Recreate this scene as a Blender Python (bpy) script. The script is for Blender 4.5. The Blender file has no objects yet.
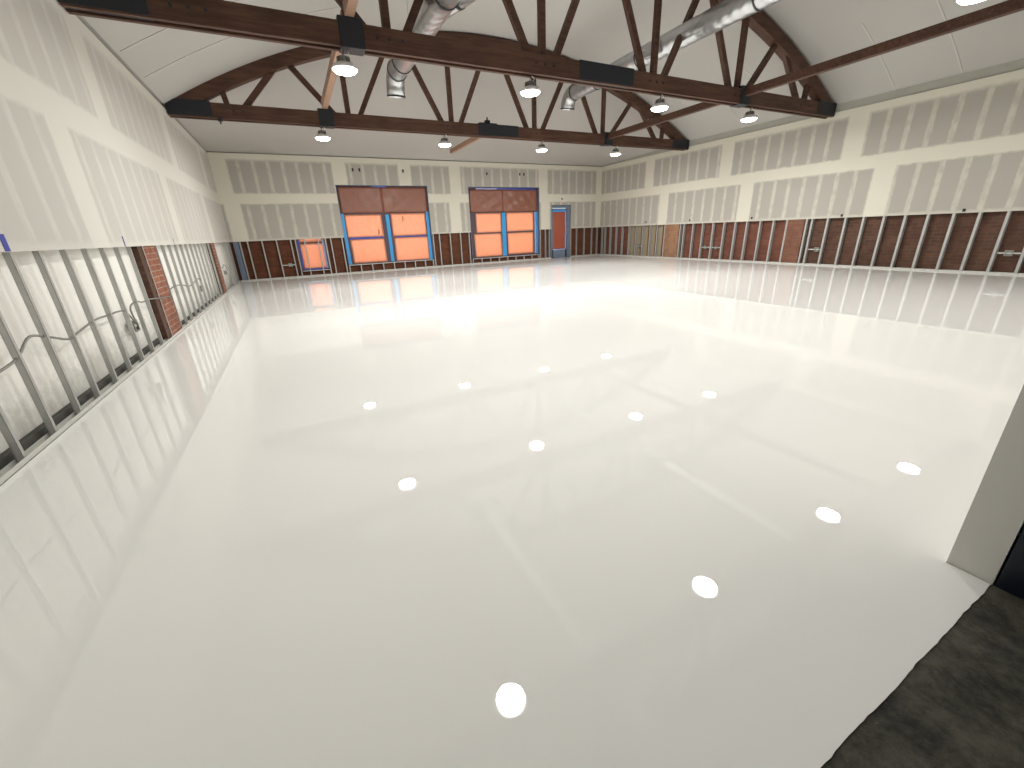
import bpy, bmesh, math, random
from mathutils import Vector, Matrix
random.seed(7)
S = bpy.context.scene
C = S.collection

# ---------------------------------------------------------------- camera
F_PX, YAW, PITCH, ROLL, CAM_H = 406.11, 0.4614, 0.3609, -0.0400, 1.2332
fw = Vector((math.sin(YAW)*math.cos(PITCH), math.cos(YAW)*math.cos(PITCH), -math.sin(PITCH)))
rt = Vector((math.cos(YAW), -math.sin(YAW), 0)); up = rt.cross(fw)
r2 = rt*math.cos(ROLL) + up*math.sin(ROLL); u2 = -rt*math.sin(ROLL) + up*math.cos(ROLL)
cd = bpy.data.cameras.new('camera'); cam = bpy.data.objects.new('camera', cd); C.objects.link(cam)
cd.sensor_width = 36; cd.lens = F_PX/1024*36; cd.clip_start = 0.02; cd.clip_end = 200
cam.matrix_world = Matrix(((r2.x, u2.x, -fw.x, 0), (r2.y, u2.y, -fw.y, 0), (r2.z, u2.z, -fw.z, CAM_H), (0, 0, 0, 1)))
S.camera = cam

# ---------------------------------------------------------------- sky, exposure, lamp power
w = bpy.data.worlds.new('world'); S.world = w; w.use_nodes = True
w.node_tree.nodes['Background'].inputs[0].default_value = (0.86, 0.93, 1.0, 1)
w.node_tree.nodes['Background'].inputs[1].default_value = 1.75          # overcast daylight outside the papered windows
vs = S.view_settings
vs.view_transform = 'Standard'; vs.look = 'None'; vs.exposure = 0.46; vs.gamma = 1.0; vs.use_curve_mapping = False
S.cycles.max_bounces = 12; S.cycles.diffuse_bounces = 8; S.cycles.glossy_bounces = 4
S.cycles.sample_clamp_indirect = 6
LAMP_W = 60.0
ROW_POWER = (0.42, 1.12, 1.0)       # the row over the doorway is dimmed to darken the near floor
LAMP_COL = (1.0, 0.992, 0.955)

# ---------------------------------------------------------------- room numbers (metres)
XL, XR, D, H, GAP = -1.70, 12.99, 16.215, 3.74, 1.225
XC, HW = 5.645, 7.345
TY = [2.60, 7.09, 11.63]
FY0, FY1 = 0.205, 0.335

# ---------------------------------------------------------------- helpers
def new_obj(name, me):
    o = bpy.data.objects.new(name, me); C.objects.link(o); return o
def props(o, label=None, cat=None, group=None, kind=None):
    if label: o['label'] = label
    if cat: o['category'] = cat
    if group: o['group'] = group
    if kind: o['kind'] = kind
    return o
def empty(name, loc, label, cat, group=None, rz=0):
    o = bpy.data.objects.new(name, None); C.objects.link(o); o.location = loc; o.rotation_euler = (0, 0, rz)
    o.empty_display_size = 0.1
    return props(o, label, cat, group)
def box(bm, x0, x1, y0, y1, z0, z1, bev=0):
    m = Matrix.Translation(((x0+x1)/2, (y0+y1)/2, (z0+z1)/2)) @ Matrix.Diagonal((abs(x1-x0), abs(y1-y0), abs(z1-z0), 1))
    r = bmesh.ops.create_cube(bm, size=1, matrix=m)
    if bev:
        es = list({e for v in r['verts'] for e in v.link_edges})
        bmesh.ops.bevel(bm, geom=es, offset=bev, segments=1, affect='EDGES', profile=0.5)
def bar(bm, a, b, wx, wy, ref=Vector((0, 1, 0))):
    """box from a to b, wy along ref, wx across"""
    a = Vector(a); b = Vector(b); d = (b-a); L = d.length; d.normalize()
    y = (ref - d*ref.dot(d)).normalized(); x = y.cross(d)
    m = Matrix(((x.x*wx, y.x*wy, d.x*L, (a.x+b.x)/2), (x.y*wx, y.y*wy, d.y*L, (a.y+b.y)/2), (x.z*wx, y.z*wy, d.z*L, (a.z+b.z)/2), (0, 0, 0, 1)))
    bmesh.ops.create_cube(bm, size=1, matrix=m)
def lathe(bm, prof, seg=32, c=(0, 0, 0)):
    rings = []
    for r, z in prof:
        if r < 1e-6: rings.append([bm.verts.new((c[0], c[1], c[2]+z))])
        else: rings.append([bm.verts.new((c[0]+r*math.cos(2*math.pi*i/seg), c[1]+r*math.sin(2*math.pi*i/seg), c[2]+z)) for i in range(seg)])
    for A, B in zip(rings, rings[1:]):
        for i in range(seg):
            j = (i+1) % seg
            if len(A) == 1 and len(B) == 1: continue
            if len(A) == 1: bm.faces.new((A[0], B[i], B[j]))
            elif len(B) == 1: bm.faces.new((A[i], B[0], A[j]))
            else: bm.faces.new((A[i], B[i], B[j], A[j]))
def tube(bm, pts, rad, seg=10, caps=True, ridged=0):
    pts = [Vector(p) for p in pts]; rings = []
    prev = None
    for i, p in enumerate(pts):
        t = (pts[min(i+1, len(pts)-1)] - pts[max(i-1, 0)]).normalized()
        if prev is None:
            ref = Vector((0, 0, 1)) if abs(t.z) < .9 else Vector((1, 0, 0)); n = (ref - t*ref.dot(t)).normalized()
        else: n = (prev - t*prev.dot(t)).normalized()
        prev = n; b = t.cross(n)
        r = rad[i] if isinstance(rad, (list, tuple)) else rad
        rings.append([bm.verts.new(p + (n*math.cos(2*math.pi*k/seg) + b*math.sin(2*math.pi*k/seg))*r) for k in range(seg)])
    for A, B in zip(rings, rings[1:]):
        for k in range(seg):
            j = (k+1) % seg; bm.faces.new((A[k], A[j], B[j], B[k]))
    if caps:
        bm.faces.new(rings[0][::-1]); bm.faces.new(rings[-1])
def smooth_pts(pts, n=6):
    P = [Vector(p) for p in pts]; P = [P[0]] + P + [P[-1]]; out = []
    for i in range(1, len(P)-2):
        for k in range(n):
            t = k/n; a, b, c, d = P[i-1:i+3]
            out.append(0.5*((2*b) + (c-a)*t + (2*a-5*b+4*c-d)*t*t + (3*b-a-3*c+d)*t**3))
    out.append(P[-2]); return out
def build(name, bm, m, parent=None, smooth=False, loc=None):
    bmesh.ops.recalc_face_normals(bm, faces=bm.faces)
    me = bpy.data.meshes.new(name)
    if parent is None and loc is None:
        xs = [v.co.x for v in bm.verts]; ys = [v.co.y for v in bm.verts]; zs = [v.co.z for v in bm.verts]
        loc = Vector(((min(xs)+max(xs))/2, (min(ys)+max(ys))/2, min(zs)))
        bmesh.ops.translate(bm, verts=bm.verts, vec=-loc)
    bm.to_mesh(me); bm.free(); me.materials.append(m)
    if smooth:
        for p in me.polygons: p.use_smooth = True
        try: me.set_sharp_from_angle(angle=math.radians(40))
        except Exception: pass
    o = new_obj(name, me)
    if parent is not None: o.parent = parent
    elif loc is not None: o.location = loc
    return o
def struct(name, bm, m, parent=None):
    o = build(name, bm, m, parent)
    if parent is None: o['kind'] = 'structure'
    return o
def copy_tree(o, parent=None):
    c = o.copy(); C.objects.link(c)
    if parent is not None: c.parent = parent
    for ch in list(o.children): copy_tree(ch, c)
    return c
ORD = ['', 'first', 'second', 'third', 'fourth', 'fifth', 'sixth', 'seventh', 'eighth', 'ninth', 'tenth', 'eleventh', 'twelfth', 'thirteenth',
       'fourteenth', 'fifteenth', 'sixteenth', 'seventeenth', 'eighteenth', 'nineteenth', 'twentieth']
def ordn(n):
    if n <= 20: return ORD[n]
    return ('twenty-' if n < 30 else 'thirty-') + ORD[n % 10] if n % 10 else {30: 'thirtieth', 40: 'fortieth'}[n]

# ---------------------------------------------------------------- materials
def mat(name, col=(.5, .5, .5), rough=.6, metal=0., spec=.5):
    m = bpy.data.materials.new(name); m.use_nodes = True
    b = m.node_tree.nodes['Principled BSDF']
    b.inputs['Base Color'].default_value = (*col, 1); b.inputs['Roughness'].default_value = rough
    b.inputs['Metallic'].default_value = metal; b.inputs['Specular IOR Level'].default_value = spec
    return m
class N:
    """tiny node-graph helper"""
    def __init__(s, m): s.t = m.node_tree; s.b = s.t.nodes['Principled BSDF']
    def n(s, kind, **k):
        x = s.t.nodes.new(kind)
        for a, v in k.items(): setattr(x, a, v)
        return x
    def l(s, a, b): s.t.links.new(a, b)
    def inp(s, sock, v):
        if isinstance(v, (int, float)): sock.default_value = v
        elif isinstance(v, tuple): sock.default_value = v if len(v) == 4 or sock.type == 'VECTOR' else (*v, 1)
        else: s.l(v, sock)
    def math(s, op, a, b=0., clamp=False):
        x = s.n('ShaderNodeMath', operation=op, use_clamp=clamp); s.inp(x.inputs[0], a); s.inp(x.inputs[1], b); return x.outputs[0]
    def pos(s):
        g = s.n('ShaderNodeNewGeometry'); p = s.n('ShaderNodeSeparateXYZ'); s.l(g.outputs['Position'], p.inputs[0]); return g.outputs['Position'], p.outputs
    def obj(s): return s.n('ShaderNodeTexCoord').outputs['Object']
    def vec(s, x, y, z):
        c = s.n('ShaderNodeCombineXYZ')
        for i, v in enumerate((x, y, z)): s.inp(c.inputs[i], v)
        return c.outputs[0]
    def noise(s, v, scale, detail=2., rough=.5):
        x = s.n('ShaderNodeTexNoise'); s.l(v, x.inputs['Vector']); x.inputs['Scale'].default_value = scale
        x.inputs['Detail'].default_value = detail; x.inputs['Roughness'].default_value = rough; return x.outputs['Fac']
    def mix(s, f, a, b):
        x = s.n('ShaderNodeMix', data_type='RGBA'); s.inp(x.inputs['Factor'], f); s.inp(x.inputs['A'] if False else x.inputs[6], a); s.inp(x.inputs[7], b); return x.outputs[2]
    def map(s, v, a, b, c=0., d=1.):
        x = s.n('ShaderNodeMapRange', interpolation_type='SMOOTHSTEP'); s.inp(x.inputs[0], v)
        for i, q in enumerate((a, b, c, d)): x.inputs[i+1].default_value = q
        return x.outputs[0]
    def bump(s, h, strength=.2, dist=.01):
        x = s.n('ShaderNodeBump'); x.inputs['Strength'].default_value = strength; x.inputs['Distance'].default_value = dist
        s.l(h, x.inputs['Height']); s.l(x.outputs[0], s.b.inputs['Normal'])
    def col(s, c): s.inp(s.b.inputs['Base Color'], c)

def drywall(name, axis, phase, upper, lower, board, mud, contrast=1.0, stretch=1.0):
    m = mat(name, board, .85, spec=.2); g = N(m); P, p = g.pos()
    z = p[2]; s0 = p[axis]
    nz = g.noise(P, 1.3, 2); nf = g.noise(P, 7.0, 3, .6)
    vz = g.vec(g.math('MULTIPLY', s0, 5.0), 0., g.math('MULTIPLY', z, 2.6))
    ns = g.noise(vz, 1.6, 3, .55)
    s = g.math('ADD', s0, g.math('MULTIPLY', g.math('SUBTRACT', nf, .5), .05))
    zz = g.math('ADD', z, g.math('MULTIPLY', g.math('SUBTRACT', nf, .5), .07))
    fr = g.math('FRACT', g.math('DIVIDE', g.math('SUBTRACT', s, phase-.2032), .4064))
    dist = g.math('ABSOLUTE', g.math('SUBTRACT', fr, .5))            # 0 on a stud line
    st = g.map(dist, .075, .17, 1., 0.)
    st = g.math('MULTIPLY', st, g.map(ns, .28, .62, .35, 1.))
    st = g.math('MULTIPLY', st, .62)
    hj = g.map(g.math('ABSOLUTE', g.math('SUBTRACT', zz, 2.475)), .12, .19, 1., 0.)
    tb = g.map(zz, 3.50, 3.62, 0., 1.)
    bb = g.map(zz, 1.245, 1.32, .55, 0.)
    def row(lst, half=.22):
        cur = None
        for v in lst:
            q = g.map(g.math('ABSOLUTE', g.math('SUBTRACT', s, v)), half-.03, half+.04, 1., 0.)
            cur = q if cur is None else g.math('MAXIMUM', cur, q)
        return cur
    up_, lo_ = row(upper), row(lower)
    isup = g.map(z, 2.45, 2.5, 0., 1.)
    bt = g.math('ADD', g.math('MULTIPLY', up_, isup), g.math('MULTIPLY', lo_, g.math('SUBTRACT', 1., isup)), True)
    f = st
    for q in (hj, tb, bb, bt): f = g.math('MAXIMUM', f, q)
    f = g.math('MULTIPLY', f, contrast)
    f = g.math('ADD', f, g.math('MULTIPLY', g.math('SUBTRACT', nz, .5), .22), True)
    g.col(g.mix(f, board, mud))
    return m

def brick(name, axis, c1, c2, mortar, scale=1.0):
    m = mat(name, c1, .9, spec=.2); g = N(m); P, p = g.pos()
    v = g.vec(p[axis], p[2], 0.)
    b = g.n('ShaderNodeTexBrick'); g.l(v, b.inputs['Vector'])
    b.inputs['Scale'].default_value = 1.; b.inputs['Brick Width'].default_value = .215*scale; b.inputs['Row Height'].default_value = .075*scale
    b.inputs['Mortar Size'].default_value = .006; b.inputs['Color1'].default_value = (*c1, 1); b.inputs['Color2'].default_value = (*c2, 1)
    b.inputs['Mortar'].default_value = (*mortar, 1); b.inputs['Bias'].default_value = -.1
    n = g.noise(P, 3., 4, .65)
    g.col(g.mix(g.map(n, .35, .7, 0., .65), b.outputs['Color'], tuple(x*.55 for x in c1)))
    g.bump(b.outputs['Fac'], -.5, .01)
    return m

def plaster(name, col, dirt, dscale=1.2, amt=.5):
    m = mat(name, col, .85, spec=.2); g = N(m); P, p = g.pos()
    n = g.noise(P, dscale, 5, .65); n2 = g.noise(P, 14, 4, .7)
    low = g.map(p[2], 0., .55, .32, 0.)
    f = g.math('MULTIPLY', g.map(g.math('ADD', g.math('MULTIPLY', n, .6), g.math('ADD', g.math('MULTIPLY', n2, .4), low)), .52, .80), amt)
    g.col(g.mix(f, col, dirt)); g.bump(n2, .3, .01)
    return m

def wood(name, c1, c2, rough=.55):
    m = mat(name, c1, rough, spec=.35); g = N(m)
    P = g.obj(); mp = g.n('ShaderNodeMapping'); g.l(P, mp.inputs[0]); mp.inputs['Scale'].default_value = (1.2, 14, 14)
    n = g.noise(mp.outputs[0], 1.6, 5, .65); n2 = g.noise(P, 1.3, 3)
    f = g.math('ADD', g.math('MULTIPLY', n, .7), g.math('MULTIPLY', n2, .4))
    g.col(g.mix(g.map(f, .35, .75), c1, c2)); g.bump(n, .25, .004)
    return m

M = {}
BOARD, MUD = (.43, .41, .37), (.69, .665, .57)
M['dry_right'] = drywall('drywall_right', 1, 3.75, [13.3, 9.95, 6.4, 2.7], [12.45, 9.1, 5.6, 2.0], BOARD, MUD, 1.)
M['dry_left'] = drywall('drywall_left', 1, 4.08, [14.6, 10.9, 7.25, 3.6], [13.0, 9.4, 5.75, 2.1], (.53, .515, .475), (.68, .665, .605), .8)
M['dry_back'] = drywall('drywall_back', 0, .23, [-1.5, 1.9, 4.1, 6.0, 9.9, 12.9], [-1.4, 5.9, 10.0, 12.9], BOARD, MUD, 1.)
M['dry_front'] = mat('painted_drywall', (.74, .73, .69), .8)
M['brick_right'] = brick('brick_right', 1, (.15, .075, .052), (.10, .053, .040), (.13, .10, .075))
M['brick_right_red'] = brick('brick_right_red', 1, (.22, .085, .058), (.15, .06, .042), (.17, .10, .075))
M['brick_back'] = brick('brick_back', 0, (.17, .06, .032), (.11, .04, .022), (.10, .07, .05))
M['brick_pier'] = brick('brick_pier', 1, (.30, .115, .070), (.23, .085, .055), (.36, .30, .24))
M['pier_red'] = brick('brick_pier_red', 1, (.25, .115, .075), (.20, .09, .06), (.22, .14, .10))
M['pier_tan'] = brick('brick_pier_tan', 1, (.36, .20, .12), (.32, .17, .10), (.36, .22, .14))
M['plaster'] = plaster('old_plaster', (.84, .83, .78), (.30, .29, .26))
M['concrete_beam'] = plaster('concrete_beam', (.40, .40, .35), (.20, .20, .17), 2.5, .6)
M['base_shade'] = mat('painted_base_shade', (.07, .07, .06), .9)
M['wood'] = wood('stained_truss_timber', (.046, .020, .012), (.108, .052, .032))
M['wood_light'] = wood('pale_brace_timber', (.40, .25, .18), (.30, .18, .12))
M['lit_wall'] = wood('lit_wall_tan', (.36, .30, .20), (.27, .21, .14), .8)
M['black_steel'] = mat('black_steel', (.010, .012, .018), .5)
M['track_steel'] = mat('galvanized_track', (.62, .62, .58), .45, .3)
M['cable'] = mat('armoured_cable', (.24, .24, .22), .45, .5)
M['box_steel'] = mat('electrical_box_steel', (.35, .35, .33), .4, .7)
M['white_enamel'] = mat('lamp_housing', (.85, .85, .85), .35, .1)
M['blue_tape'] = mat('ink_blue_tape', (.035, .05, .32), .6)
M['dark_mark'] = mat('dark_hole', (.03, .03, .03), .9)
M['frame_dark'] = mat('dark_window_frame', (.09, .075, .13), .5)
M['sash'] = mat('brown_violet_sash', (.10, .065, .085), .6)
M['frame_grey'] = mat('blue_grey_frame', (.16, .20, .27), .5)
M['navy'] = mat('navy_door_paint', (.006, .010, .020), .35)
M['teal_door'] = mat('dark_teal_door', (.006, .020, .022), .4)
M['seal'] = mat('grey_weatherstrip', (.09, .10, .11), .4, .5)
M['duct_band'] = mat('duct_joint_band', (.06, .06, .065), .45, .6)

def steel():
    m = mat('galvanized_stud', (.50, .51, .48), .42, .35); g = N(m); P, p = g.pos()
    n = g.noise(P, 9, 3, .6); g.col(g.mix(n, (.40, .40, .385), (.56, .56, .54))); return m
M['stud'] = steel()
def duct_m():
    m = mat('spiral_duct_metal', (.55, .56, .57), .3, .9); g = N(m)
    P = g.obj(); wv = g.n('ShaderNodeTexWave', wave_type='BANDS', bands_direction='DIAGONAL'); g.l(P, wv.inputs[0]); wv.inputs['Scale'].default_value = 3.2
    n = g.noise(P, 3, 4, .6); g.col(g.mix(n, (.36, .37, .38), (.70, .71, .72))); g.bump(wv.outputs['Fac'], .35, .01)
    return m
M['duct'] = duct_m()
def ceil_m():
    m = mat('white_ceiling', (.44, .425, .405), .8, spec=.2); g = N(m); P, p = g.pos()
    n = g.noise(P, .5, 3); g.col(g.mix(n, (.425, .41, .39), (.46, .446, .425)))
    return m
M['ceiling'] = ceil_m()
M['batten'] = mat('ceiling_batten', (.50, .48, .45), .7)
def epoxy():
    m = mat('wet_white_epoxy', (.86, .86, .81), .008, spec=.5); g = N(m); P, p = g.pos()
    b = g.b; b.inputs['IOR'].default_value = 1.52
    n = g.noise(P, .35, 3); g.col(g.mix(n, (.89, .885, .86), (.91, .905, .88)))
    bn = g.noise(P, 2.2, 2); g.bump(bn, .002, .01)
    return m
M['epoxy'] = epoxy()
def concrete():
    m = mat('bare_concrete', (.10, .10, .08), .8, spec=.3); g = N(m); P, p = g.pos()
    n = g.noise(P, 6.5, 10, .75); n2 = g.noise(P, 30, 5, .7)
    c = g.mix(g.map(n, .35, .68), (.022, .022, .019), (.105, .100, .074))
    c = g.mix(g.map(n2, .66, .74, 0., .6), c, (.30, .28, .25))
    g.col(c); g.bump(g.math('ADD', n, n2), .5, .01); return m
M['concrete'] = concrete()
def film(name, col, trans, wr=.6, sheen=.25, glow=1.0):
    """thin plastic or paper sheet: part diffuse, part translucent"""
    m = bpy.data.materials.new(name); m.use_nodes = True; t = m.node_tree; t.nodes.clear()
    o = t.nodes.new('ShaderNodeOutputMaterial'); d = t.nodes.new('ShaderNodeBsdfDiffuse'); tr = t.nodes.new('ShaderNodeBsdfTranslucent')
    gl = t.nodes.new('ShaderNodeBsdfGlossy'); gl.inputs['Roughness'].default_value = .3
    mx = t.nodes.new('ShaderNodeMixShader'); mx.inputs[0].default_value = trans
    mg = t.nodes.new('ShaderNodeMixShader'); mg.inputs[0].default_value = .06*sheen*4
    geo = t.nodes.new('ShaderNodeNewGeometry'); nz = t.nodes.new('ShaderNodeTexNoise'); nz.inputs['Scale'].default_value = 3.; nz.inputs['Detail'].default_value = 4; nz.inputs['Distortion'].default_value = 1.2
    t.links.new(geo.outputs['Position'], nz.inputs['Vector'])
    bp = t.nodes.new('ShaderNodeBump'); bp.inputs['Strength'].default_value = wr; bp.inputs['Distance'].default_value = .05
    t.links.new(nz.outputs['Fac'], bp.inputs['Height'])
    ra = t.nodes.new('ShaderNodeMix'); ra.data_type = 'RGBA'; ra.inputs[6].default_value = (*[c*.90 for c in col], 1); ra.inputs[7].default_value = (*col, 1)
    t.links.new(nz.outputs['Fac'], ra.inputs[0])
    t.links.new(ra.outputs[2], d.inputs[0]); t.links.new(ra.outputs[2], tr.inputs[0])
    for q in (d, gl, tr): t.links.new(bp.outputs[0], q.inputs['Normal'])
    t.links.new(d.outputs[0], mx.inputs[1]); t.links.new(tr.outputs[0], mx.inputs[2])
    t.links.new(mx.outputs[0], mg.inputs[1]); t.links.new(gl.outputs[0], mg.inputs[2]); t.links.new(mg.outputs[0], o.inputs[0])
    return m
M['orange'] = film('orange_backlit_film', (1.0, .56, .37), .60)
M['brown'] = film('brown_sheet', (.30, .12, .078), .05, .35)
M['red'] = film('red_brown_film', (.50, .14, .08), .30)
M['tape_glow'] = film('light_blue_tape', (.06, .48, 1.0), .25, .1)
M['tape_blue'] = film('dark_blue_tape', (.06, .11, .60), .2, .1)
M['tape_pale'] = film('pale_blue_tape', (.55, .62, .95), .35, .1)
def emit(name, col, s):
    m = bpy.data.materials.new(name); m.use_nodes = True; t = m.node_tree; t.nodes.clear()
    o = t.nodes.new('ShaderNodeOutputMaterial'); e = t.nodes.new('ShaderNodeEmission'); e.inputs[0].default_value = (*col, 1); e.inputs[1].default_value = s
    t.links.new(e.outputs[0], o.inputs[0]); return m
M['lens'] = emit('lit_lamp_lens', LAMP_COL, 14)

# ---------------------------------------------------------------- vault
SAG = 2.02
RAD = (HW*HW + SAG*SAG)/(2*SAG)
def arc(x):
    u = min(1, max(-1, (x-XC)/HW)); return 3.86 + math.sqrt(RAD*RAD - (u*HW)**2) - (RAD-SAG)
def vault(x):
    u = min(1, max(-1, (x-XC)/HW)); return arc(x) + .02 + .045*u - .015
def skin_z(x, y):
    zv = vault(x)+.012
    if y > TY[2]+.15: t = (y-TY[2]-.15)/(D-TY[2]-.15); return zv*(1-t) + (H+.025)*t if t < 1 else H+.025
    if y < TY[0]-.15: t = min(1, (TY[0]-.15-y)/(TY[0]-.15-FY0)); return zv*(1-t) + (H+.1)*t
    return zv
xs = [XL-.4] + [XL + (XR-XL)*i/64 for i in range(65)] + [XR+.4]
ys = [FY0-.25, FY0] + [FY0+(TY[0]-.15-FY0)*i/4 for i in range(1, 4)] + [TY[0]-.15] + [TY[0]-.15+(TY[2]-TY[0]+.3)*i/10 for i in range(1, 10)] + [TY[2]+.15] + [TY[2]+.15+(D-TY[2]-.15)*i/6 for i in range(1, 6)] + [D, D+.45]
bm = bmesh.new()
lo = [[bm.verts.new((x, y, skin_z(x, y))) for x in xs] for y in ys]
hi = [[bm.verts.new((x, y, skin_z(x, y)+.12)) for x in xs] for y in ys]
for j in range(len(ys)-1):
    for i in range(len(xs)-1):
        bm.faces.new((lo[j][i], lo[j][i+1], lo[j+1][i+1], lo[j+1][i])); bm.faces.new((hi[j][i], hi[j+1][i], hi[j+1][i+1], hi[j][i+1]))
for j in range(len(ys)-1):
    for i in (0, -1): bm.faces.new((lo[j][i], lo[j+1][i], hi[j+1][i], hi[j][i]))
for i in range(len(xs)-1):
    for j in (0, -1): bm.faces.new((lo[j][i], hi[j][i], hi[j][i+1], lo[j][i+1]))
ce = struct('ceiling', bm, M['ceiling'])
for pl in ce.data.polygons: pl.use_smooth = True
try: ce.data.set_sharp_from_angle(angle=math.radians(12))
except Exception: pass

# ---------------------------------------------------------------- floor
bm = bmesh.new(); box(bm, XL-.4, XR+.4, -2.6, D+.4, -.20, -.003); struct('floor', bm, M['concrete'])
def epoxy_slab():
    bm = bmesh.new(); edge = []
    n = 160; xe = 1.966
    for i in range(n+1):
        xx = XL-.012 + (xe-XL+.012)*i/n
        edge.append((xx, .204 + .012*(xx-.88) + .0012*math.sin(xx*19) + random.uniform(-.0014, .0014)))
    poly = edge + [(xe, FY1), (XR+.012, FY1), (XR+.012, D+.012), (XL-.012, D+.012)]
    a = [bm.verts.new((x, y, 0)) for x, y in poly]; b = [bm.verts.new((x, y, -.004)) for x, y in poly]
    bm.faces.new(a); bm.faces.new(b[::-1])
    for i in range(len(a)): j = (i+1) % len(a); bm.faces.new((a[i], b[i], b[j], a[j]))
    return struct('floor_coating', bm, M['epoxy'])
fc = epoxy_slab()

# ---------------------------------------------------------------- outer masonry
WIN = [(0.18, 1.06, .18, 1.95), (1.70, 4.88, .27, 2.90), (6.50, 9.70, .19, 2.885), (10.30, 11.33, 0.0, 2.20)]   # x0,x1,z0,z1: three windows and the door
def wall_with_holes(x0, x1, y0, y1, z0, z1, holes):
    bm = bmesh.new(); cx = x0
    for (a, b, c, d) in sorted(holes):
        a2, b2 = max(a, x0), min(b, x1)
        if a2 > cx: box(bm, cx, a2, y0, y1, z0, z1)
        if c > z0: box(bm, a2, b2, y0, y1, z0, min(c, z1))
        if d < z1: box(bm, a2, b2, y0, y1, max(d, z0), z1)
        cx = b2
    box(bm, cx, x1, y0, y1, z0, z1); return bm
WB = .13   # masonry stands this far behind the drywall face
struct('wall_back_masonry', wall_with_holes(XL-.4, XR+.4, D+WB, D+WB+.25, -.01, H+.1, WIN), M['brick_back'])
bm = bmesh.new(); box(bm, XR+WB, XR+WB+.25, FY0, 7.4, -.01, vault(XR)+.1); struct('wall_right_masonry', bm, M['brick_right'])
bm = bmesh.new(); box(bm, XR+WB, XR+WB+.25, 7.4, D+WB, -.01, vault(XR)+.1); struct('wall_right_masonry', bm, M['brick_right_red'])
bm = bmesh.new(); box(bm, XL-WB-.25, XL-WB, FY0, D+WB, -.01, vault(XL)+.1); struct('wall_left_plaster', bm, M['plaster'])
for (side, x0, x1, y0, y1, lab) in (
    ('l', XL-WB, XL-.022, 7.10, 7.70, 'red brick pier in the left wall gap nearest the camera'),
    ('l', XL-WB, XL-.022, 12.55, 12.92, 'narrow brick pier in the left wall gap towards the far corner'),
    ('r', XR+.03, XR+WB, 7.20, 7.66, 'reddish brick pier in the right wall gap, the one nearer the camera'),
    ('r', XR+.03, XR+WB, 11.62, 12.28, 'orange-tan brick pier in the right wall gap towards the far corner')):
    bm = bmesh.new(); box(bm, x0, x1, y0, y1, -.005, H-.02)
    props(build('brick_pier', bm, M['brick_pier'] if side == 'l' else M['pier_red'] if y0 < 9 else M['pier_tan']), lab, 'brick pier', kind='structure')

for y0, y1, l in ((6.93, 7.085, 'dark brown timber post beside the near left brick pier'), (12.36, 12.53, 'dark brown timber post beside the far left brick pier'), (15.72, 15.80, 'dark upright put in as the black gap near the far end of the left wall')):
    bm = bmesh.new(); box(bm, XL-WB+.001, XL-.026, y0, y1, .038, H-.02, .004)
    props(build('timber_post', bm, M['wood']), l, 'timber post', 'timber posts in the left wall gap')  # the far-end one is a dark upright added as the shaded corner gap
bm = bmesh.new(); box(bm, XL+.05, XL+.20, D+.03, D+.12, .037, H-.02, .003); box(bm, XL+.10, XL+.15, D+.022, D+.03, .037, H-.02)
props(build('corner_post', bm, M['frame_grey']), 'blue-grey post in the far left corner of the room', 'post')
# upper drywall, hung above the open gap
bm = bmesh.new(); box(bm, XL-.016, XL, FY1, D, GAP, H); struct('wall_left', bm, M['dry_left'])
bm = bmesh.new(); box(bm, XR, XR+.016, FY1, D, GAP, H); struct('wall_right', bm, M['dry_right'])
struct('wall_back', wall_with_holes(XL-.016, XR+.016, D, D+.016, GAP, H, [(a, b, c, d) for a, b, c, d in WIN[1:]]), M['dry_back'])
bm = bmesh.new(); box(bm, XR+.022, XR+WB+.02, FY1, D+.02, H-.05, 3.935); struct('trim_1', bm, M['concrete_beam'])
# front wall with the doorway the photo is taken through
bm = bmesh.new()
box(bm, 1.97, XR+.1, FY0+.01, FY1, -.004, H+.14); box(bm, XL-.1, -1.05, FY0+.01, FY1, -.004, H+.14); box(bm, -1.05, 1.97, FY0+.01, FY1, 2.35, H+.14)
struct('wall_front', bm, M['dry_front'])
# unseen entry passage added behind the camera to keep sky light out
bm = bmesh.new()
box(bm, 2.95, 3.05, -2.5, FY0+.01, -.01, 2.6); box(bm, -1.9, -1.8, -2.5, FY0+.01, -.01, 2.6); box(bm, -1.9, 3.05, -2.6, -2.5, -.01, 2.6)
box(bm, -1.9, 3.05, -2.6, FY0+.01, 2.6, 2.7)
struct('wall_entry_blocker', bm, M['dry_front'])

bm = bmesh.new(); box(bm, XL-WB-.001, XL-WB+.045, FY1, 6.92, -.004, .075, .006); box(bm, XL-WB-.001, XL-WB+.045, 7.71, 12.35, -.004, .06, .006); struct('base_shade_left', bm, M['base_shade'])  # dark strip added as painted shade along the foot of the plaster
# ceiling battens across the vault
k = 0
for side, lst in (('l', [5.47, 6.62, 7.77, 8.92, 10.06]), ('r', [3.55, 4.68, 5.79, 8.33, 9.49, 10.64])):
    for y in lst:
        bm = bmesh.new(); n = 12
        L = 3.3 if side == 'l' else 1.9
        xa = [(XL+.05 + L*i/n) if side == 'l' else (XR-.02 - L*i/n) for i in range(n+1)]
        prev = None
        for x in xa:
            z = skin_z(x, y) - .002; z1 = skin_z(x, y) + .02
            r = [bm.verts.new(v) for v in ((x, y-.014, z), (x, y+.014, z), (x, y+.014, z1), (x, y-.014, z1))]
            r[0].co.z -= .008; r[1].co.z -= .008
            if prev:
                for i in range(4): j = (i+1) % 4; bm.faces.new((prev[i], prev[j], r[j], r[i]))
            else: bm.faces.new(r)
            prev = r
        bm.faces.new(prev[::-1])
        k += 1; struct('trim_%d' % (k+1), bm, M['batten'])

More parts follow.
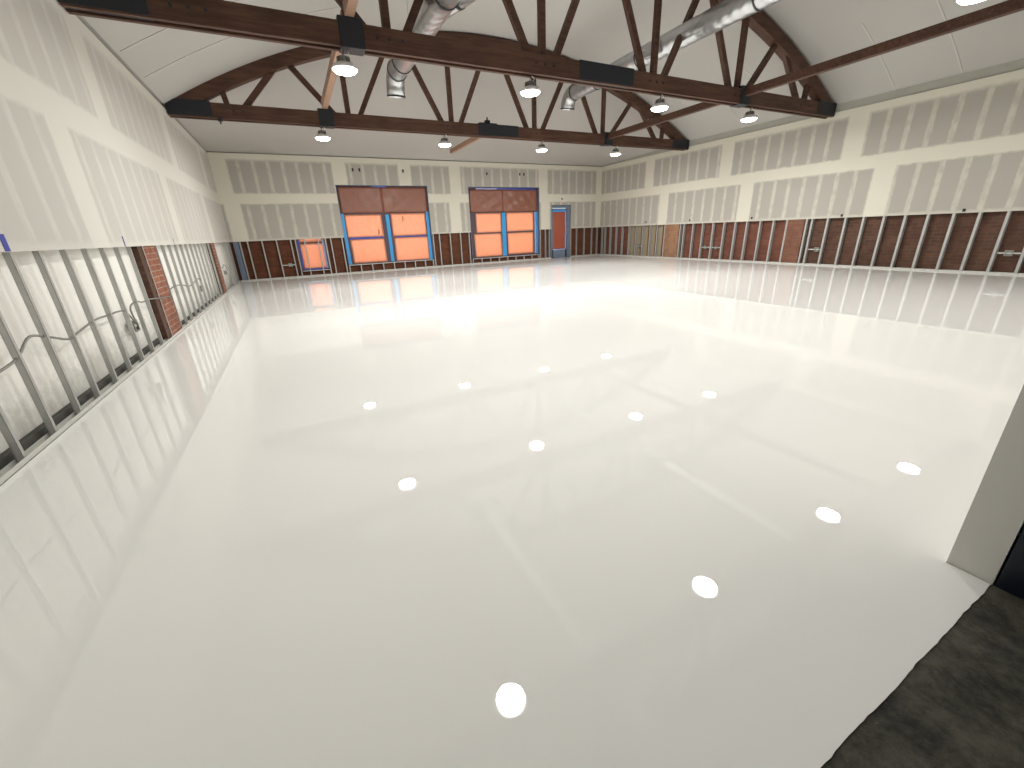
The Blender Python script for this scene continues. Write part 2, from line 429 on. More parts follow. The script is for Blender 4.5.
# ---------------------------------------------------------------- studs
def stud_bm(h, depth=.09, flange=.036, t=.004, lip=.008):
    """C section: web across the wall cavity, flange at the room side (local -Y is the room), web towards +X"""
    bm = bmesh.new()
    box(bm, 0, t, 0, depth, 0, h)
    box(bm, 0, flange, 0, t, 0, h); box(bm, 0, flange, depth-t, depth, 0, h)
    box(bm, flange-t, flange, 0, lip, 0, h); box(bm, flange-t, flange, depth-lip, depth, 0, h)
    return bm
STUD_H = H-.04
proto = {}
def stud(name, h, loc, rz, label, cat, group, depth=.09, flange=.036):
    key = (name, round(h, 3), depth, flange)
    if key not in proto:
        o = build(name, stud_bm(h, depth, flange), M['stud'], loc=Vector((0, 0, 0))); proto[key] = o
    else:
        o = proto[key].copy(); C.objects.link(o)
    o.location = loc; o.rotation_euler = (0, 0, rz); o.scale = (1, 1, 1)
    return props(o, label, cat, group)
Z0 = .003
# left wall (local -Y must face +X: rotate +90 deg), local +X -> +Y
ly = [2.12+.4064*i for i in range(5)] + [4.15, 4.53, 4.96, 5.38, 5.80, 6.21, 6.63, 7.11] + [7.74+.4064*i for i in range(12)] + [13.0, 14.75, 15.02, 15.26, 15.48, 15.66, 15.86, 16.04]
ly = sorted(ly)
for i, y in enumerate(reversed(ly)):
    stud('steel_stud', STUD_H, (XL-.018, y, Z0), math.radians(90), 'grey steel stud in the left wall gap, %s from the far corner' % ordn(i+1), 'stud', 'steel studs along the left wall', .036, .030)
# right wall: local -Y faces -X (rotate -90), local +X -> -Y
ry = [2.53, 2.94, 3.34, 3.75, 4.15, 4.58, 4.99, 5.40, 5.82, 6.22, 6.64, 7.03, 7.17, 7.71, 8.11, 8.52, 8.96, 9.36, 9.77, 10.19, 10.61, 11.02, 11.42, 11.58, 12.33, 12.72, 13.10, 13.50, 13.90, 14.32, 14.75, 15.15, 15.55, 15.93, 16.14]
for i, y in enumerate(reversed(ry)):
    stud('steel_stud', STUD_H, (XR+.018, y, Z0), math.radians(-90), 'pale steel stud before dark brick in the right wall gap, %s from the far corner' % ordn(i+1), 'stud', 'steel studs along the right wall', .09, .05)
bx = [-1.46, -1.25, -.84, -.42, 0.0, .14, .42, .84, 1.08, 1.25, 1.62, 4.93, 5.18, 5.62, 6.05, 6.42, 9.75, 10.02, 10.22, 11.36, 11.69, 12.12, 12.55, 12.86]
names = {}
def back_label(x):
    if x < .2: base, lst, side = 'left of the small window', [v for v in bx if v < .2], -1
    elif x < 1.0: return 'standing before the small low window, the %s one' % ('left' if x < .6 else 'right')
    elif x < 1.7: return 'between the small window and the left big window, %s from the left' % ordn(1+[v for v in bx if 1.0 < v < 1.7].index(x))
    elif x < 6.5: return 'between the two big windows, %s from the left' % ordn(1+[v for v in bx if 4.9 < v < 6.5].index(x))
    elif x < 10.3: return 'between right big window and door, %s from the left' % ordn(1+[v for v in bx if 9.7 < v < 10.3].index(x))
    else: return 'right of the door, %s from the left' % ordn(1+[v for v in bx if v > 11.3].index(x))
    return 'left of the small window, %s from the corner' % ordn(1+lst.index(x))
for x in bx:
    stud('steel_stud', STUD_H, (x-.017, D+.018, Z0), 0, 'steel stud ' + back_label(x), 'stud', 'steel studs along the back wall')
cr = [1.72 + i*.4 for i in range(8)] + [4.84]
for i, x in enumerate(cr):
    stud('cripple_stud', .262, (x-.017, D+.018, Z0), 0, 'short steel stud under the left big window, %s from the left' % ordn(i+1), 'stud', 'short studs under the left big window')
cr = [6.52 + i*.4 for i in range(8)] + [9.66]
for i, x in enumerate(cr):
    stud('cripple_stud', .182, (x-.017, D+.018, Z0), 0, 'short steel stud under the right big window, %s from the left' % ordn(i+1), 'stud', 'short studs under the right big window')
# bottom tracks: U channel on the floor
def track(x0, x1, y0, y1, along, label):
    bm = bmesh.new(); h = .036
    box(bm, x0, x1, y0, y1, .0, .003)
    if along == 'y': box(bm, x0, x0+.002, y0, y1, 0, h); box(bm, x1-.002, x1, y0, y1, 0, h)
    else: box(bm, x0, x1, y0, y0+.002, 0, h); box(bm, x0, x1, y1-.002, y1, 0, h)
    props(build('bottom_track', bm, M['track_steel']), label, 'stud track', 'steel floor tracks')
track(XL-.064, XL-.014, FY1, D-.0, 'y', 'long pale steel floor track under the left wall studs')
track(XR+.014, XR+.112, FY1, D-.0, 'y', 'long pale steel floor track under the right wall studs')
track(XL, 10.29, D+.014, D+.112, 'x', 'pale steel floor track under the back wall studs, left of the door')
track(11.34, XR, D+.014, D+.112, 'x', 'short pale steel floor track right of the back door')
# tan strips added as the lit wall between stud shadows, far right
for i, (a, b) in enumerate(((12.62-.13, 12.78-.05), (12.86, 13.08), (13.26, 13.48), (13.66, 13.88), (14.04, 14.26))):
    bm = bmesh.new(); box(bm, XR+.112, XR+WB-.002, a, b, .003, 1.9, .001)
    props(build('lit_wall_strip', bm, M['lit_wall']), 'upright tan strip painted as lit wall behind the right wall studs, %s from the orange-tan pier' % ordn(i+1), 'board', 'tan lit-wall strips behind the far right studs')

# ---------------------------------------------------------------- cables, boxes
def cable(pts, label, r=.009):
    bm = bmesh.new(); tube(bm, smooth_pts(pts, 5), r, 8); props(build('electrical_cable', bm, M['cable'], smooth=True), label, 'cable', 'cables threaded through the left studs')
X1 = XL-.038
cable([(X1, 2.2, .62), (X1, 2.9, .50), (X1, 3.61, .55), (X1, 3.8, .59), (X1, 3.99, .67), (X1, 4.22, .62), (X1, 4.48, .55), (X1, 4.67, .57), (X1, 4.96, .60), (X1, 5.13, .61), (X1, 5.42, .60), (X1, 5.58, .60), (X1, 5.8, .58), (X1, 5.93, .50), (X1, 6.0, .42)],
      'grey armoured cable sagging through the nearest left wall studs')
cable([(X1, 6.04, .43), (X1, 6.0, .55), (X1, 6.08, .61), (X1, 6.3, .62), (X1, 6.47, .59), (X1, 6.75, .59), (XL-.013, 7.0, .57), (XL-.010, 7.3, .55), (XL-.010, 7.62, .53), (X1, 7.73, .58), (X1, 8.08, .62), (X1, 8.6, .60), (X1, 9.13, .53), (X1, 9.83, .58), (X1, 10.15, .57), (X1, 10.22, .43)],
      'grey cable crossing the front of the near brick pier')
cable([(X1, 14.22, .48), (X1, 14.05, .62), (X1, 13.75, .66), (X1, 13.5, .60), (X1, 13.35, .62)], 'thin cable looping above the far box on left plaster', .008)
def jbox(x, y, z, face, label, depth=.05, sz=.052, bar_=None):
    o = empty('electrical_box', (x, y, z), label, 'electrical box', 'steel electrical boxes')
    bm = bmesh.new()
    # open box: four sides and a back, room side open; local -Y is the room
    t = .003
    box(bm, -sz, sz, depth-t, depth, -sz, sz); box(bm, -sz, -sz+t, 0, depth, -sz, sz); box(bm, sz-t, sz, 0, depth, -sz, sz); box(bm, -sz, sz, 0, depth, -sz, -sz+t); box(bm, -sz, sz, 0, depth, sz-t, sz)
    bb = build('box_body', bm, M['box_steel'], o)
    bm = bmesh.new(); box(bm, -sz-.01, sz+.01, -.004, 0, sz-.012, sz+.006); box(bm, -sz-.01, sz+.01, -.004, 0, -sz-.006, -sz+.012); box(bm, -sz-.01, -sz+.008, -.004, 0, -sz, sz); box(bm, sz-.008, sz+.01, -.004, 0, -sz, sz)
    build('mud_ring', bm, M['box_steel'], bb)
    if bar_:
        bm = bmesh.new(); box(bm, bar_[0], bar_[1], .012, .016, -.014, .014); build('mounting_bar', bm, M['track_steel'], o)
    o.rotation_euler = (0, 0, {'l': math.radians(90), 'r': math.radians(-90), 'b': 0}[face])
    return o
jbox(XL-.045, 6.03, .38, 'l', 'steel electrical box left of the near left brick pier', bar_=(-.19, .17), sz=.058)
jbox(XL-.045, 10.29, .38, 'l', 'steel electrical box midway along the left wall gap', bar_=(-.07, .28), sz=.058)
jbox(XL-.078, 14.20, .43, 'l', 'small steel box alone on far left plaster', sz=.05)
jbox(XR+.03, 10.375, .42, 'r', 'steel box on a bar between right studs, left of its twin', bar_=(-.18, .18))
jbox(XR+.03, 9.955, .42, 'r', 'steel box on a bar between right studs, right of its twin', bar_=(-.18, .18))
jbox(XR+.03, 6.74, .42, 'r', 'steel box just right of the reddish right wall pier', bar_=(-.235, .095))
jbox(XR+.03, 3.115, .42, 'r', 'steel box in the gap at the right edge of the picture', bar_=(-.17, .17))
jbox(XR+.03, 13.675, .42, 'r', 'steel box among the tan strips near the right corner', bar_=(-.165, .165))
jbox(-.16, D+.03, .42, 'b', 'steel box on a bar left of the small window', bar_=(-.235, .14))

# ---------------------------------------------------------------- windows and door
def window(n, x0, x1, z0, z1, panes, m='frame_dark', yd=.10, fr=.05):
    o = bpy.data.objects.new('window_%d' % n, None); C.objects.link(o); o.location = ((x0+x1)/2, D+.1, z0); o['kind'] = 'structure'
    cx = (x0+x1)/2
    bm = bmesh.new(); Y0, Y1 = .012, .012+yd     # frame sits back in the wall; local origin at D+.1
    for a, b, c, d in ((x0, x1, z0, z0+fr), (x0, x1, z1-fr, z1), (x0, x0+fr, z0, z1), (x1-fr, x1, z0, z1)):
        box(bm, a-cx, b-cx, Y0, Y1, c-z0, d-z0)
    build('window_frame', bm, M[m], o)
    bm = bmesh.new(); t = .012                    # drywall-coloured reveal lining the opening
    box(bm, x0-cx, x0-cx+t, -.098, Y0, 0, z1-z0); box(bm, x1-cx-t, x1-cx, -.098, Y0, 0, z1-z0); box(bm, x0-cx, x1-cx, -.098, Y0, z1-z0-t, z1-z0)
    build('window_reveal', bm, M['frame_grey'], o)
    bm = bmesh.new(); box(bm, x0-cx, x1-cx, -.098, Y0, 0, .018); build('window_sill', bm, M['track_steel'], o)
    for (a, b, c, d), (px0, px1, pz0, pz1) in panes:      # sash: a plate of the bay with its pane opening
        bm = bmesh.new()
        for q in ((a, px0, c, d), (px1, b, c, d), (px0, px1, c, pz0), (px0, px1, pz1, d)):
            if q[1]-q[0] > .001 and q[3]-q[2] > .001: box(bm, q[0]-cx, q[1]-cx, Y0+.012, Y0+.05, q[2]-z0, q[3]-z0)
        build('window_sash', bm, M['sash'], o)
    if n > 1:
        zt = panes[-1][0][3]; bm = bmesh.new(); box(bm, x0-cx, x1-cx, Y0+.012, Y0+.06, zt-z0, z1-z0); build('sky_block_panel', bm, M['sash'], o)  # solid backing added behind the brown sheets to block slivers of sky
    return o
def sheet(x0, x1, z0, z1, m, label, y=D+.116, skew=0, group=None, name='masking_sheet', cat='plastic sheet', wob=.008):
    nx, nz = max(2, int((x1-x0)/.08)), max(2, int((z1-z0)/.08)); bm = bmesh.new(); v = []
    ph = random.uniform(0, 6)
    for k, dy in enumerate((0, .0015)):
        v.append([[bm.verts.new((x0+(x1-x0)*i/nx + skew*(j/nz-.5), y+dy+wob*(math.sin(i*1.3+j*.9+ph)*.5+math.sin(i*.6-j*1.1+ph)*.5)*(0 < i < nx)*(0 < j < nz), z0+(z1-z0)*j/nz)) for i in range(nx+1)] for j in range(nz+1)])
    for j in range(nz):
        for i in range(nx):
            bm.faces.new((v[0][j][i], v[0][j][i+1], v[0][j+1][i+1], v[0][j+1][i]))
    for q in v[1]:
        for vv in q: bm.verts.remove(vv)
    o = build(name, bm, M[m], smooth=True); sol = o.modifiers.new('thickness', 'SOLIDIFY'); sol.thickness = .0006; 
    return props(o, label, cat, group)
def tape(x0, x1, z0, z1, m, label, y=D+.10, group='blue tape round the openings'):
    bm = bmesh.new(); n = max(4, int(max(x1-x0, z1-z0)/.12)); vert = (z1-z0) > (x1-x0)
    a = []
    for i in range(n+1):
        t = i/n; j1, j2 = random.uniform(-.006, .006), random.uniform(-.006, .006)
        if vert: a.append([(x0+j1, z0+(z1-z0)*t), (x1+j2, z0+(z1-z0)*t)])
        else: a.append([(x0+(x1-x0)*t, z0+j1), (x0+(x1-x0)*t, z1+j2)])
    V = [[[bm.verts.new((p[0], y+dy, p[1])) for p in r] for r in a] for dy in (0, -.001)]
    for L in V:
        for i in range(n): bm.faces.new((L[i][0], L[i][1], L[i+1][1], L[i+1][0]))
    for i in range(n):
        for s in (0, 1): bm.faces.new((V[0][i][s], V[0][i+1][s], V[1][i+1][s], V[1][i][s]))
    for i in (0, n): bm.faces.new((V[0][i][0], V[0][i][1], V[1][i][1], V[1][i][0]))
    return props(build('tape_strip', bm, M[m]), label, 'tape', group)

def bays(x0, x1, z0, z1, xm, z_mid, z_top, pns):
    cells = [(x0, xm, z0, z_mid), (xm, x1, z0, z_mid), (x0, xm, z_mid, z_top), (xm, x1, z_mid, z_top)]
    return list(zip(cells, pns))
window(1, *WIN[0], panes=[((.18, 1.06, .18, 1.10), (.27, .98, .27, 1.05)), ((.18, 1.06, 1.10, 1.95), (.27, .98, 1.15, 1.86))])
window(2, *WIN[1], panes=bays(1.70, 4.88, .27, 2.03, 3.24, 1.18, 2.03, [(1.93, 3.07, .35, 1.13), (3.48, 4.72, .33, 1.13), (1.86, 3.07, 1.23, 1.94), (3.46, 4.70, 1.23, 1.96)]))
window(3, *WIN[2], panes=bays(6.50, 9.70, .19, 2.0, 8.03, 1.17, 2.0, [(6.72, 7.88, .28, 1.13), (8.22, 9.42, .31, 1.13), (6.82, 7.90, 1.22, 1.91), (8.20, 9.44, 1.23, 1.92)]))
# small window
sheet(.24, 1.01, .24, 1.08, 'orange', 'glowing orange sheet on the small low window, below its crossbar')
sheet(.24, 1.01, 1.12, 1.89, 'orange', 'strip of orange sheet above the crossbar of the small low window')
tape(.27, .98, .205, .25, 'tape_blue', 'dark blue tape along the bottom of the small low window')
tape(.96, 1.03, .25, 1.35, 'tape_pale', 'pale blue tape down the right of the small low window')
tape(.205, .25, .25, 1.35, 'tape_blue', 'dark blue tape down the left of the small low window')
# left big window
sheet(1.76, 3.20, 2.02, 2.86, 'brown', 'brown sheet over the left big window, top left', y=D+.075, group='brown sheets over the window tops')
sheet(3.20, 4.83, 2.02, 2.86, 'brown', 'brown sheet over the left big window, top right', y=D+.078, group='brown sheets over the window tops')
G = 'orange backlit sheets on the big windows'
sheet(1.83, 3.10, 1.20, 1.97, 'orange', 'orange sheet on the left big window, upper left pane', group=G)
sheet(1.90, 3.10, .32, 1.15, 'orange', 'orange sheet on the left big window, lower left pane', group=G, skew=-.02)
sheet(3.43, 4.73, 1.20, 1.99, 'orange', 'orange sheet on the left big window, upper right pane', group=G)
sheet(3.45, 4.75, .30, 1.15, 'orange', 'orange sheet on the left big window, lower right pane', group=G, skew=.02)
tape(1.715, 1.82, .30, 2.0, 'tape_glow', 'light blue tape down the left edge of the left big window', y=D+.09)
tape(3.24, 3.36, .32, 1.95, 'tape_glow', 'light blue tape down the middle of the left big window')
tape(4.74, 4.85, .30, 2.02, 'tape_glow', 'light blue tape down the right edge of the left big window', y=D+.09)
tape(1.88, 3.04, 1.15, 1.21, 'tape_blue', 'dark blue tape across the left half of the left big window', y=D+.104)
tape(3.50, 4.70, 1.16, 1.20, 'tape_blue', 'purplish blue tape across the right half of the left big window', y=D+.104)
tape(2.9, 3.4, 2.84, 2.89, 'tape_blue', 'short blue tape at the top middle of the left big window', y=D+.068)
# right big window
sheet(6.57, 8.03, 1.98, 2.80, 'brown', 'wrinkled brown sheet over the right big window, top left', y=D+.075, group='brown sheets over the window tops', wob=.02)
sheet(8.03, 9.62, 1.98, 2.80, 'brown', 'wrinkled brown sheet over the right big window, top right', y=D+.078, group='brown sheets over the window tops', wob=.02)
sheet(6.79, 7.93, 1.19, 1.94, 'orange', 'orange sheet on the right big window, upper left pane', group=G)
sheet(6.68, 7.93, .25, 1.15, 'orange', 'orange sheet on the right big window, lower left pane', group=G, skew=-.04)
sheet(8.17, 9.47, 1.20, 1.95, 'orange', 'orange sheet on the right big window, upper right pane', group=G)
sheet(8.19, 9.45, .28, 1.15, 'orange', 'orange sheet on the right big window, lower right pane', group=G, skew=.01)
for x, z, l in ((2.93, 1.36, 'small dark tear on the upper left pane of the left big window'), (3.86, 1.78, 'small dark tear on the upper right pane of the left big window')):
    bm = bmesh.new(); tube(bm, smooth_pts([(x, D+.10, z+.09), (x+.01, D+.098, z), (x-.02, D+.10, z-.07)], 4), .012, 6)
    props(build('sheet_tear', bm, M['dark_mark']), l, 'tear', 'tears in the orange sheets')
tape(7.94, 8.12, .24, 1.94, 'tape_glow', 'light blue tape down the middle of the right big window')
tape(9.50, 9.58, .26, 1.95, 'tape_pale', 'pale blue tape down the right edge of the right big window', y=D+.104)
tape(9.59, 9.67, .26, 1.95, 'tape_glow', 'light blue tape on the outer right edge of the right big window', y=D+.104)
tape(6.85, 7.75, 2.80, 2.85, 'tape_pale', 'white-blue tape along the top of the right big window', y=D+.07)
tape(7.75, 9.55, 2.80, 2.85, 'tape_blue', 'dark blue tape along the top right of the right big window', y=D+.07)
# door at the back
do = bpy.data.objects.new('door_1', None); C.objects.link(do); do.location = (10.815, D+.06, 0); do['kind'] = 'structure'
bm = bmesh.new(); a = .515
for q in ((-a, -a+.07, 0, 2.2), (a-.16, a, 0, 2.2), (-a+.0705, a-.1605, 2.08, 2.2)): box(bm, q[0], q[1], 0, .10, q[2], q[3], .003)
build('door_frame', bm, M['frame_grey'], do)
bm = bmesh.new(); t0 = -.44; t1 = .35
for q in ((t0, t0+.06, .01, 2.07), (t1-.06, t1, .01, 2.07), (t0, t1, 1.99, 2.07), (t0, t1, .01, .36)): box(bm, q[0], q[1], .03, .075, q[2], q[3], .002)
leaf = build('door_leaf', bm, M['frame_grey'], do)
bm = bmesh.new(); tube(bm, [(t1-.03, .03, 1.0), (t1-.03, -.02, 1.0), (t1-.03, -.02, 1.25), (t1-.03, .03, 1.25)], .009, 8); build('door_handle', bm, M['box_steel'], leaf, smooth=True)
sheet(10.43, 11.13, .37, 1.95, 'red', 'reddish brown sheet covering the glass of the back door', y=D+.10, wob=.003)
tape(10.42, 11.10, 1.93, 2.01, 'tape_glow', 'light blue tape across the top of the back door', y=D+.086)
tape(11.07, 11.13, .36, 1.95, 'tape_pale', 'pale tape down the right side of the back door', y=D+.086)
tape(10.46, 11.10, .33, .38, 'tape_pale', 'pale tape along the bottom of the back door sheet', y=D+.086)

# near door at the right edge: navy jamb and an opened dark leaf
d2 = bpy.data.objects.new('door_2', None); C.objects.link(d2); d2.location = (2.01, .145, 0); d2['kind'] = 'structure'
bm = bmesh.new(); box(bm, -.040, .06, -.03, .065, -.002, 2.3, .003); build('door_frame', bm, M['navy'], d2)
bm = bmesh.new(); box(bm, -.036, -.022, -.045, -.030, .0, 2.28, .002); build('weatherstrip', bm, M['seal'], d2)
bm = bmesh.new(); box(bm, -.030, .015, -.95, -.046, .012, 2.26, .003); leaf = build('door_leaf', bm, M['teal_door'], d2)
bm = bmesh.new(); tube(bm, [(-.03, -.86, .95), (-.085, -.86, .95), (-.085, -.72, .95)], .011, 10); build('door_handle', bm, M['seal'], leaf, smooth=True)

# ---------------------------------------------------------------- trusses
NODES = [XC-6.18, XC-3.87, XC-1.32, XC+1.18, XC+3.63, XC+6.03]
Z_B0, Z_B1 = 3.645, 3.925
def arc_member(bm, x0, x1, depth, y0, y1, n=40):
    prev = None
    for i in range(n+1):
        x = x0+(x1-x0)*i/n; dx = .001; sl = (arc(x+dx)-arc(x-dx))/(2*dx) if XL+.01 < x < XR-.01 else (.5 if x < XC else -.5)
        nv = Vector((-sl, 0, 1)).normalized(); top = Vector((x, 0, arc(x)-.015)); bot = top - nv*depth
        r = [bm.verts.new((q.x, y, q.z)) for q, y in ((top, y0), (top, y1), (bot, y1), (bot, y0))]
        if prev:
            for k in range(4): j = (k+1) % 4; bm.faces.new((prev[k], prev[j], r[j], r[k]))
        else: bm.faces.new(r)
        prev = r
    bm.faces.new(prev[::-1])
def truss():
    o = empty('roof_truss', (XC, 0, Z_B0), '', 'roof truss', 'bowstring roof trusses')
    def B(name, bm, m):
        bmesh.ops.translate(bm, verts=bm.verts, vec=(-XC, 0, -Z_B0)); return build(name, bm, M[m], o)
    for y in (-.078, .078):
        bm = bmesh.new(); box(bm, XL+.015, XR-.015, y-.032, y+.032, Z_B0, Z_B1, .004); B('bottom_chord', bm, 'wood')
    bm = bmesh.new(); arc_member(bm, XL+.04, XR-.04, .235, -.10, .10); B('top_chord', bm, 'wood')
    zb = Z_B0+.10
    def web(xa, xb, lab=None):
        bm = bmesh.new(); zt = arc(xb)-.17
        bar(bm, (xa, 0, zb), (xb, 0, zt), .108, .088); B('web_member', bm, 'wood')
    for i, x in enumerate(NODES):
        if i == 0: web(x-.07, x-.14); web(x+.08, x+1.0)
        elif i == 5: web(x+.07, x+.12); web(x-.08, x-1.0)
        else:
            web(x-.17, x-1.12); web(x, x); web(x+.17, x+1.12)
    for a, b in ((XL+.01, XL+.78), (XC-.62, XC+.60), (XR-.78, XR-.01)):
        bm = bmesh.new(); box(bm, a, b, -.118, .118, Z_B0+.02, Z_B1+.015, .003); B('splice_plate', bm, 'black_steel')
    for x in (1.27, 9.45):
        bm = bmesh.new(); box(bm, x-.16, x+.16, -.125, .125, Z_B0-.012, Z_B1+.05, .004); B('brace_bracket', bm, 'black_steel')
    for x in NODES:
        bm = bmesh.new()
        for k in (-.17, 0, .17):
            for s in (-1, 1):
                bmesh.ops.create_cone(bm, cap_ends=True, segments=8, radius1=.02, radius2=.02, depth=.016, matrix=Matrix.Translation((x+k, s*.116, Z_B0+.15)) @ Matrix.Rotation(math.pi/2, 4, 'X'))
        B('bolt_row', bm, 'black_steel')
    return o
tr = truss()
TL = ['brown timber bow truss almost overhead, seen mostly as its floor reflection', 'brown timber bow truss crossing the top of the picture', 'brown timber bow truss nearest the back wall, full arch in view']
TRS = []
for i, y in enumerate(TY):
    o = tr if i == 0 else copy_tree(tr)
    o.location = (XC, y, Z_B0); o['label'] = TL[i]; TRS.append(o)

# longitudinal braces between trusses
def brace(x, y0, y1, m, label, z0=Z_B1-.02, wdt=.12, h=.15):
    bm = bmesh.new(); box(bm, x-wdt/2, x+wdt/2, y0, y1, z0, z0+h, .004); o = build('timber_brace', bm, M[m]); return props(o, label, 'timber brace', 'lengthwise timber braces')
ZB = Z_B1+.052
brace(1.27, TY[0]+.12, TY[1]-.10, 'wood_light', 'pale timber brace left of centre, on the camera side of the near truss', ZB)
brace(1.27, TY[1]+.10, TY[2]-.10, 'wood_light', 'pale timber brace between the two visible trusses, at left', ZB)
brace(9.45, TY[0]+.12, TY[1]-.10, 'wood', 'dark timber brace running to the upper right corner', ZB-.19)
brace(9.45, TY[1]+.10, TY[2]-.10, 'wood', 'dark timber brace between the two visible trusses, at right', ZB-.19)
brace(5.65, TY[2]+.12, 15.45, 'wood_light', 'short timber brace from the far truss towards the back wall', 3.86, .10, .13)

# ---------------------------------------------------------------- high bay lamps
LX = [1.13, 4.09, 7.06, 9.83]; LZ = 3.41
def lamp():
    o = empty('high_bay_lamp', (0, 0, LZ), '', 'ceiling lamp', 'round high bay lamps under the trusses')
    bm = bmesh.new(); lathe(bm, [(0, .075), (.09, .075), (.13, .06), (.165, .025), (.174, .0), (.168, -.006), (.150, .004)], 40); build('lamp_housing', bm, M['white_enamel'], o, smooth=True)
    bm = bmesh.new(); lathe(bm, [(.156, .004), (.154, -.016), (.138, -.032), (.10, -.042), (.05, -.046), (0, -.047)], 40); build('lamp_lens', bm, M['lens'], o, smooth=True)
    bm = bmesh.new(); lathe(bm, [(0, .15), (.055, .15), (.062, .14), (.062, .075), (0, .075)], 24)
    for k in range(16):
        a = k*math.pi/8; bar(bm, (.062*math.cos(a), .062*math.sin(a), .11), (.09*math.cos(a), .09*math.sin(a), .11), .004, .06, Vector((0, 0, 1)))
    dr = build('driver', bm, M['box_steel'], o)
    bm = bmesh.new(); tube(bm, [(0, 0, .15), (0, 0, .19), (.016, 0, .205), (.016, 0, .225), (0, 0, .24)], .007, 8); build('hook', bm, M['black_steel'], dr, smooth=True)
    bm = bmesh.new(); tube(bm, smooth_pts([(.03, 0, .15), (.08, 0, .19), (.07, .01, .22), (.05, .03, .24)], 4), .006, 8); build('power_cord', bm, M['white_enamel'], o, smooth=True)
    ld = bpy.data.lights.new('lamp_light', 'AREA'); ld.shape = 'DISK'; ld.size = .30; ld.energy = LAMP_W; ld.color = LAMP_COL
    l = bpy.data.objects.new('lamp_light', ld); C.objects.link(l); l.parent = o; l.location = (0, 0, -.054)
    return o
lp = lamp()
TN = ['overhead truss', 'near truss', 'far truss']
PN = ['leftmost', 'second from left', 'third from left', 'rightmost']
first = True
for j, y in enumerate(TY):
    for i, x in enumerate(LX):
        o = lp if first else copy_tree(lp); first = False
        o.location = (x, y, LZ)
        for q in o.children:
            if q.type == 'LIGHT':
                q.data = q.data.copy(); q.data.energy = LAMP_W*ROW_POWER[j]
        o['label'] = 'lit round lamp hanging under the %s, %s' % (TN[j], PN[i])
# small clamps on the far truss
bm = bmesh.new(); box(bm, -.86, -.78, TY[2]-.14, TY[2]-.04, Z_B0-.05, Z_B0+.01, .004); tube(bm, [(-.82, TY[2]-.09, Z_B0-.05), (-.82, TY[2]-.09, Z_B0-.10)], .012, 8)
props(build('beam_clamp', bm, M['black_steel']), 'small black clamp under the left end of the far truss', 'clamp')
bm = bmesh.new(); box(bm, 5.10, 5.62, TY[2]-.06, TY[2]+.06, Z_B1+.012, Z_B1+.05, .004); box(bm, 5.28, 5.42, TY[2]-.05, TY[2]+.05, Z_B1+.05, Z_B1+.12, .01); tube(bm, [(5.35, TY[2], Z_B1+.12), (5.35, TY[2], Z_B1+.19)], .02, 8)
props(build('beam_fitting', bm, M['black_steel']), 'small black fitting on top of the far truss at its middle', 'fitting')

# ---------------------------------------------------------------- ducts
def duct(x, z, r, y0, y1, rings, label, drop=.42, grille=None, branch=None, wires=()):
    o = empty('spiral_duct', (x, (y0+y1)/2, z), label, 'air duct', 'galvanized spiral ducts'); cy = (y0+y1)/2
    pts = [(0, y0-cy+(y1-y0)*i/12, 0) for i in range(13)]
    R_ = .30
    for k in range(1, 9):
        a = k/8*math.radians(80); pts.append((0, y1-cy+R_*math.sin(a), -R_*(1-math.cos(a))))
    e = Vector(pts[-1]); d = Vector((0, math.cos(math.radians(80)), -math.sin(math.radians(80)))); pts.append(tuple(e+d*(drop-R_+.08)))
    bm = bmesh.new(); tube(bm, pts, r, 32, caps=False); b = build('duct_pipe', bm, M['duct'], o, smooth=True)
    s = b.modifiers.new('wall', 'SOLIDIFY'); s.thickness = .006
    for y in rings:
        bm = bmesh.new(); tube(bm, [(0, y-cy-.012, 0), (0, y-cy+.012, 0)], r+.012, 32); build('joint_band', bm, M['duct_band'], o, smooth=True)
    bm = bmesh.new(); p0, p1 = Vector(pts[-1]), Vector(pts[-1])-d*.02; tube(bm, [p1, p0], r+.008, 32, caps=False); q = build('outlet_rim', bm, M['duct_band'], o, smooth=True)
    sm = q.modifiers.new('wall', 'SOLIDIFY'); sm.thickness = .008
    for y in wires:
        bm = bmesh.new(); tube(bm, [(0, y-cy, r), (0, y-cy, vault(x)-z+.01)], .004, 6); build('hanger_wire', bm, M['box_steel'], o)
    if grille:
        for (gx, gy, gz, sx, sy, sz) in grille:
            bm = bmesh.new(); box(bm, gx-sx/2, gx+sx/2, gy-cy-sy/2, gy-cy+sy/2, gz-sz/2, gz+sz/2, .004)
            for k in range(6): yy = gy-cy-sy/2+sy*(k+.5)/6; box(bm, gx-sx/2-.006, gx+sx/2+.006, yy-.006, yy+.006, gz-sz/2+.01, gz+sz/2-.01)
            build('register_box', bm, M['duct'], o)
    if branch:
        bm = bmesh.new(); tube(bm, [(branch[0][0], branch[0][1]-cy, branch[0][2]), (branch[1][0], branch[1][1]-cy, branch[1][2])], branch[2], 24); build('branch_pipe', bm, M['duct'], o, smooth=True)
        bm = bmesh.new(); a_, b_ = Vector((branch[0][0], branch[0][1]-cy, branch[0][2])), Vector((branch[1][0], branch[1][1]-cy, branch[1][2])); tube(bm, [a_.lerp(b_, .45), a_.lerp(b_, .5)], branch[2]+.01, 24); build('branch_band', bm, M['duct_band'], o, smooth=True)
    return o
duct(2.56, 4.33, .185, 1.6, 9.75, (3.4, 5.9, 6.7, 7.9, 9.3, 9.75), 'silver spiral duct left of centre behind the near truss', drop=.36, branch=((.10, 7.25, .02), (.42, 6.45, .06), .12), wires=(5.0, 8.6))
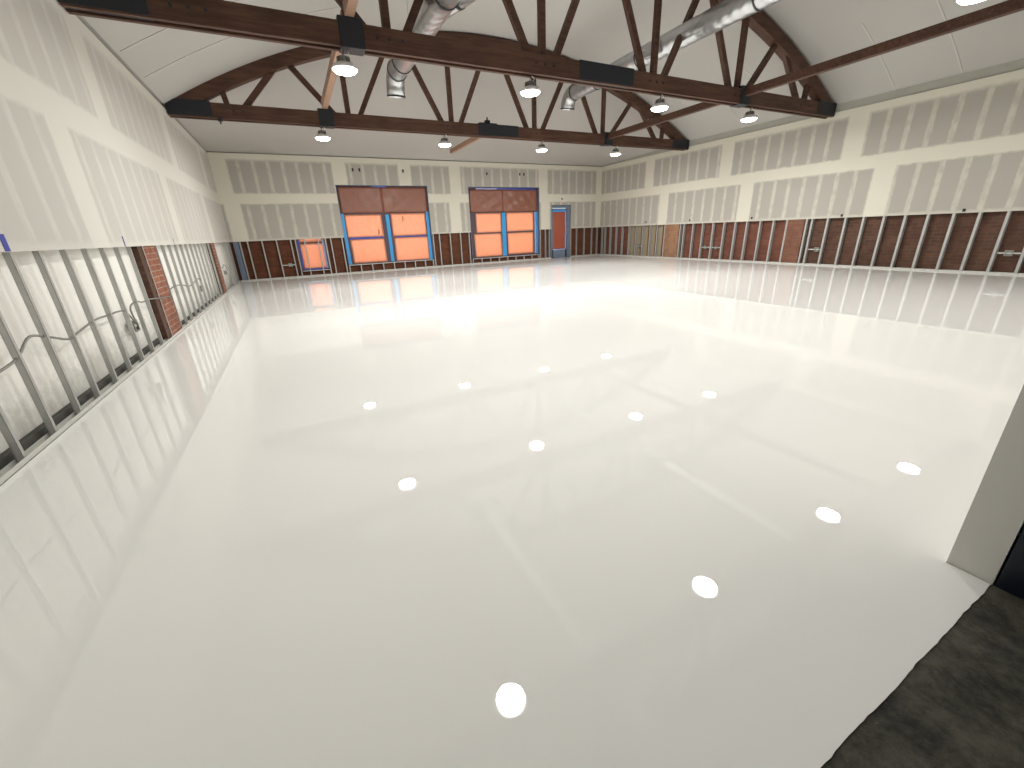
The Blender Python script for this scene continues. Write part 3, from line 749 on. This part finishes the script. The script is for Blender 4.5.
duct(7.60, 4.67, .19, 1.6, 10.80, (3.2, 5.6, 8.3, 9.8, 10.75), 'silver spiral duct right of centre', drop=.30, grille=[(-.19, 7.75, -.06, .10, .42, .20)], wires=(5.0, 7.9))

# ---------------------------------------------------------------- marks on the drywall
def mark(x, y, z, sx, sy, sz, label, m='dark_mark', name='wall_hole', cat='mark', rot=0):
    bm = bmesh.new(); box(bm, -sx/2, sx/2, -sy/2, sy/2, -sz/2, sz/2)
    if rot: bmesh.ops.rotate(bm, verts=bm.verts, cent=(0, 0, 0), matrix=Matrix.Rotation(rot, 3, 'X'))
    o = build(name, bm, M[m], loc=Vector((0, 0, 0))); o.location = (x, y, z); return props(o, label, cat)
G2 = 'junction holes above the back windows'
for x, z, l in ((2.34, 3.37, 'dark hole high over left big window, left of its twin'), (2.56, 3.37, 'dark hole high over left big window, right of its twin'), (4.05, 3.37, 'dark hole above the right end of the left big window'),
                (7.33, 3.35, 'faint dark hole above the left half of the right big window'), (8.79, 3.36, 'dark hole above the right big window, left of its twin'), (8.98, 3.36, 'dark hole above the right big window, right of its twin'), (10.85, 2.44, 'dark hole just above the back door')):
    mark(x, D-.003, z, .055, .01, .10 if z > 3 else .07, l)['group'] = G2
for y, z, l in ((13.31, 1.35, 'dark dab at the drywall edge above the tan strips'), (11.14, 1.34, 'dark dab at the drywall edge above the orange-tan pier'), (8.78, 1.32, 'dark dab at the drywall edge left of the reddish pier'), (6.29, 1.28, 'dark dab at the drywall edge right of the reddish pier'), (3.98, 1.28, 'dark dab at the drywall edge near the right of the picture')):
    mark(XR-.003, y, z, .01, .05, .06, l)['group'] = 'dark dabs along the right drywall edge'
for y, h, wd, l in ((4.10, .11, .06, 'wide blue tape piece at the drywall edge, far left of the picture'), (6.42, .11, .022, 'narrow blue tape piece at the drywall edge before the near left pier'), (8.78, .09, .012, 'thin faint blue tape piece at the drywall edge beyond the left pier')):
    mark(XL+.002, y, GAP+h/2+.004, .003, wd, h, l, 'blue_tape', 'tape_strip', 'tape')['group'] = 'blue tape pieces on the left drywall'
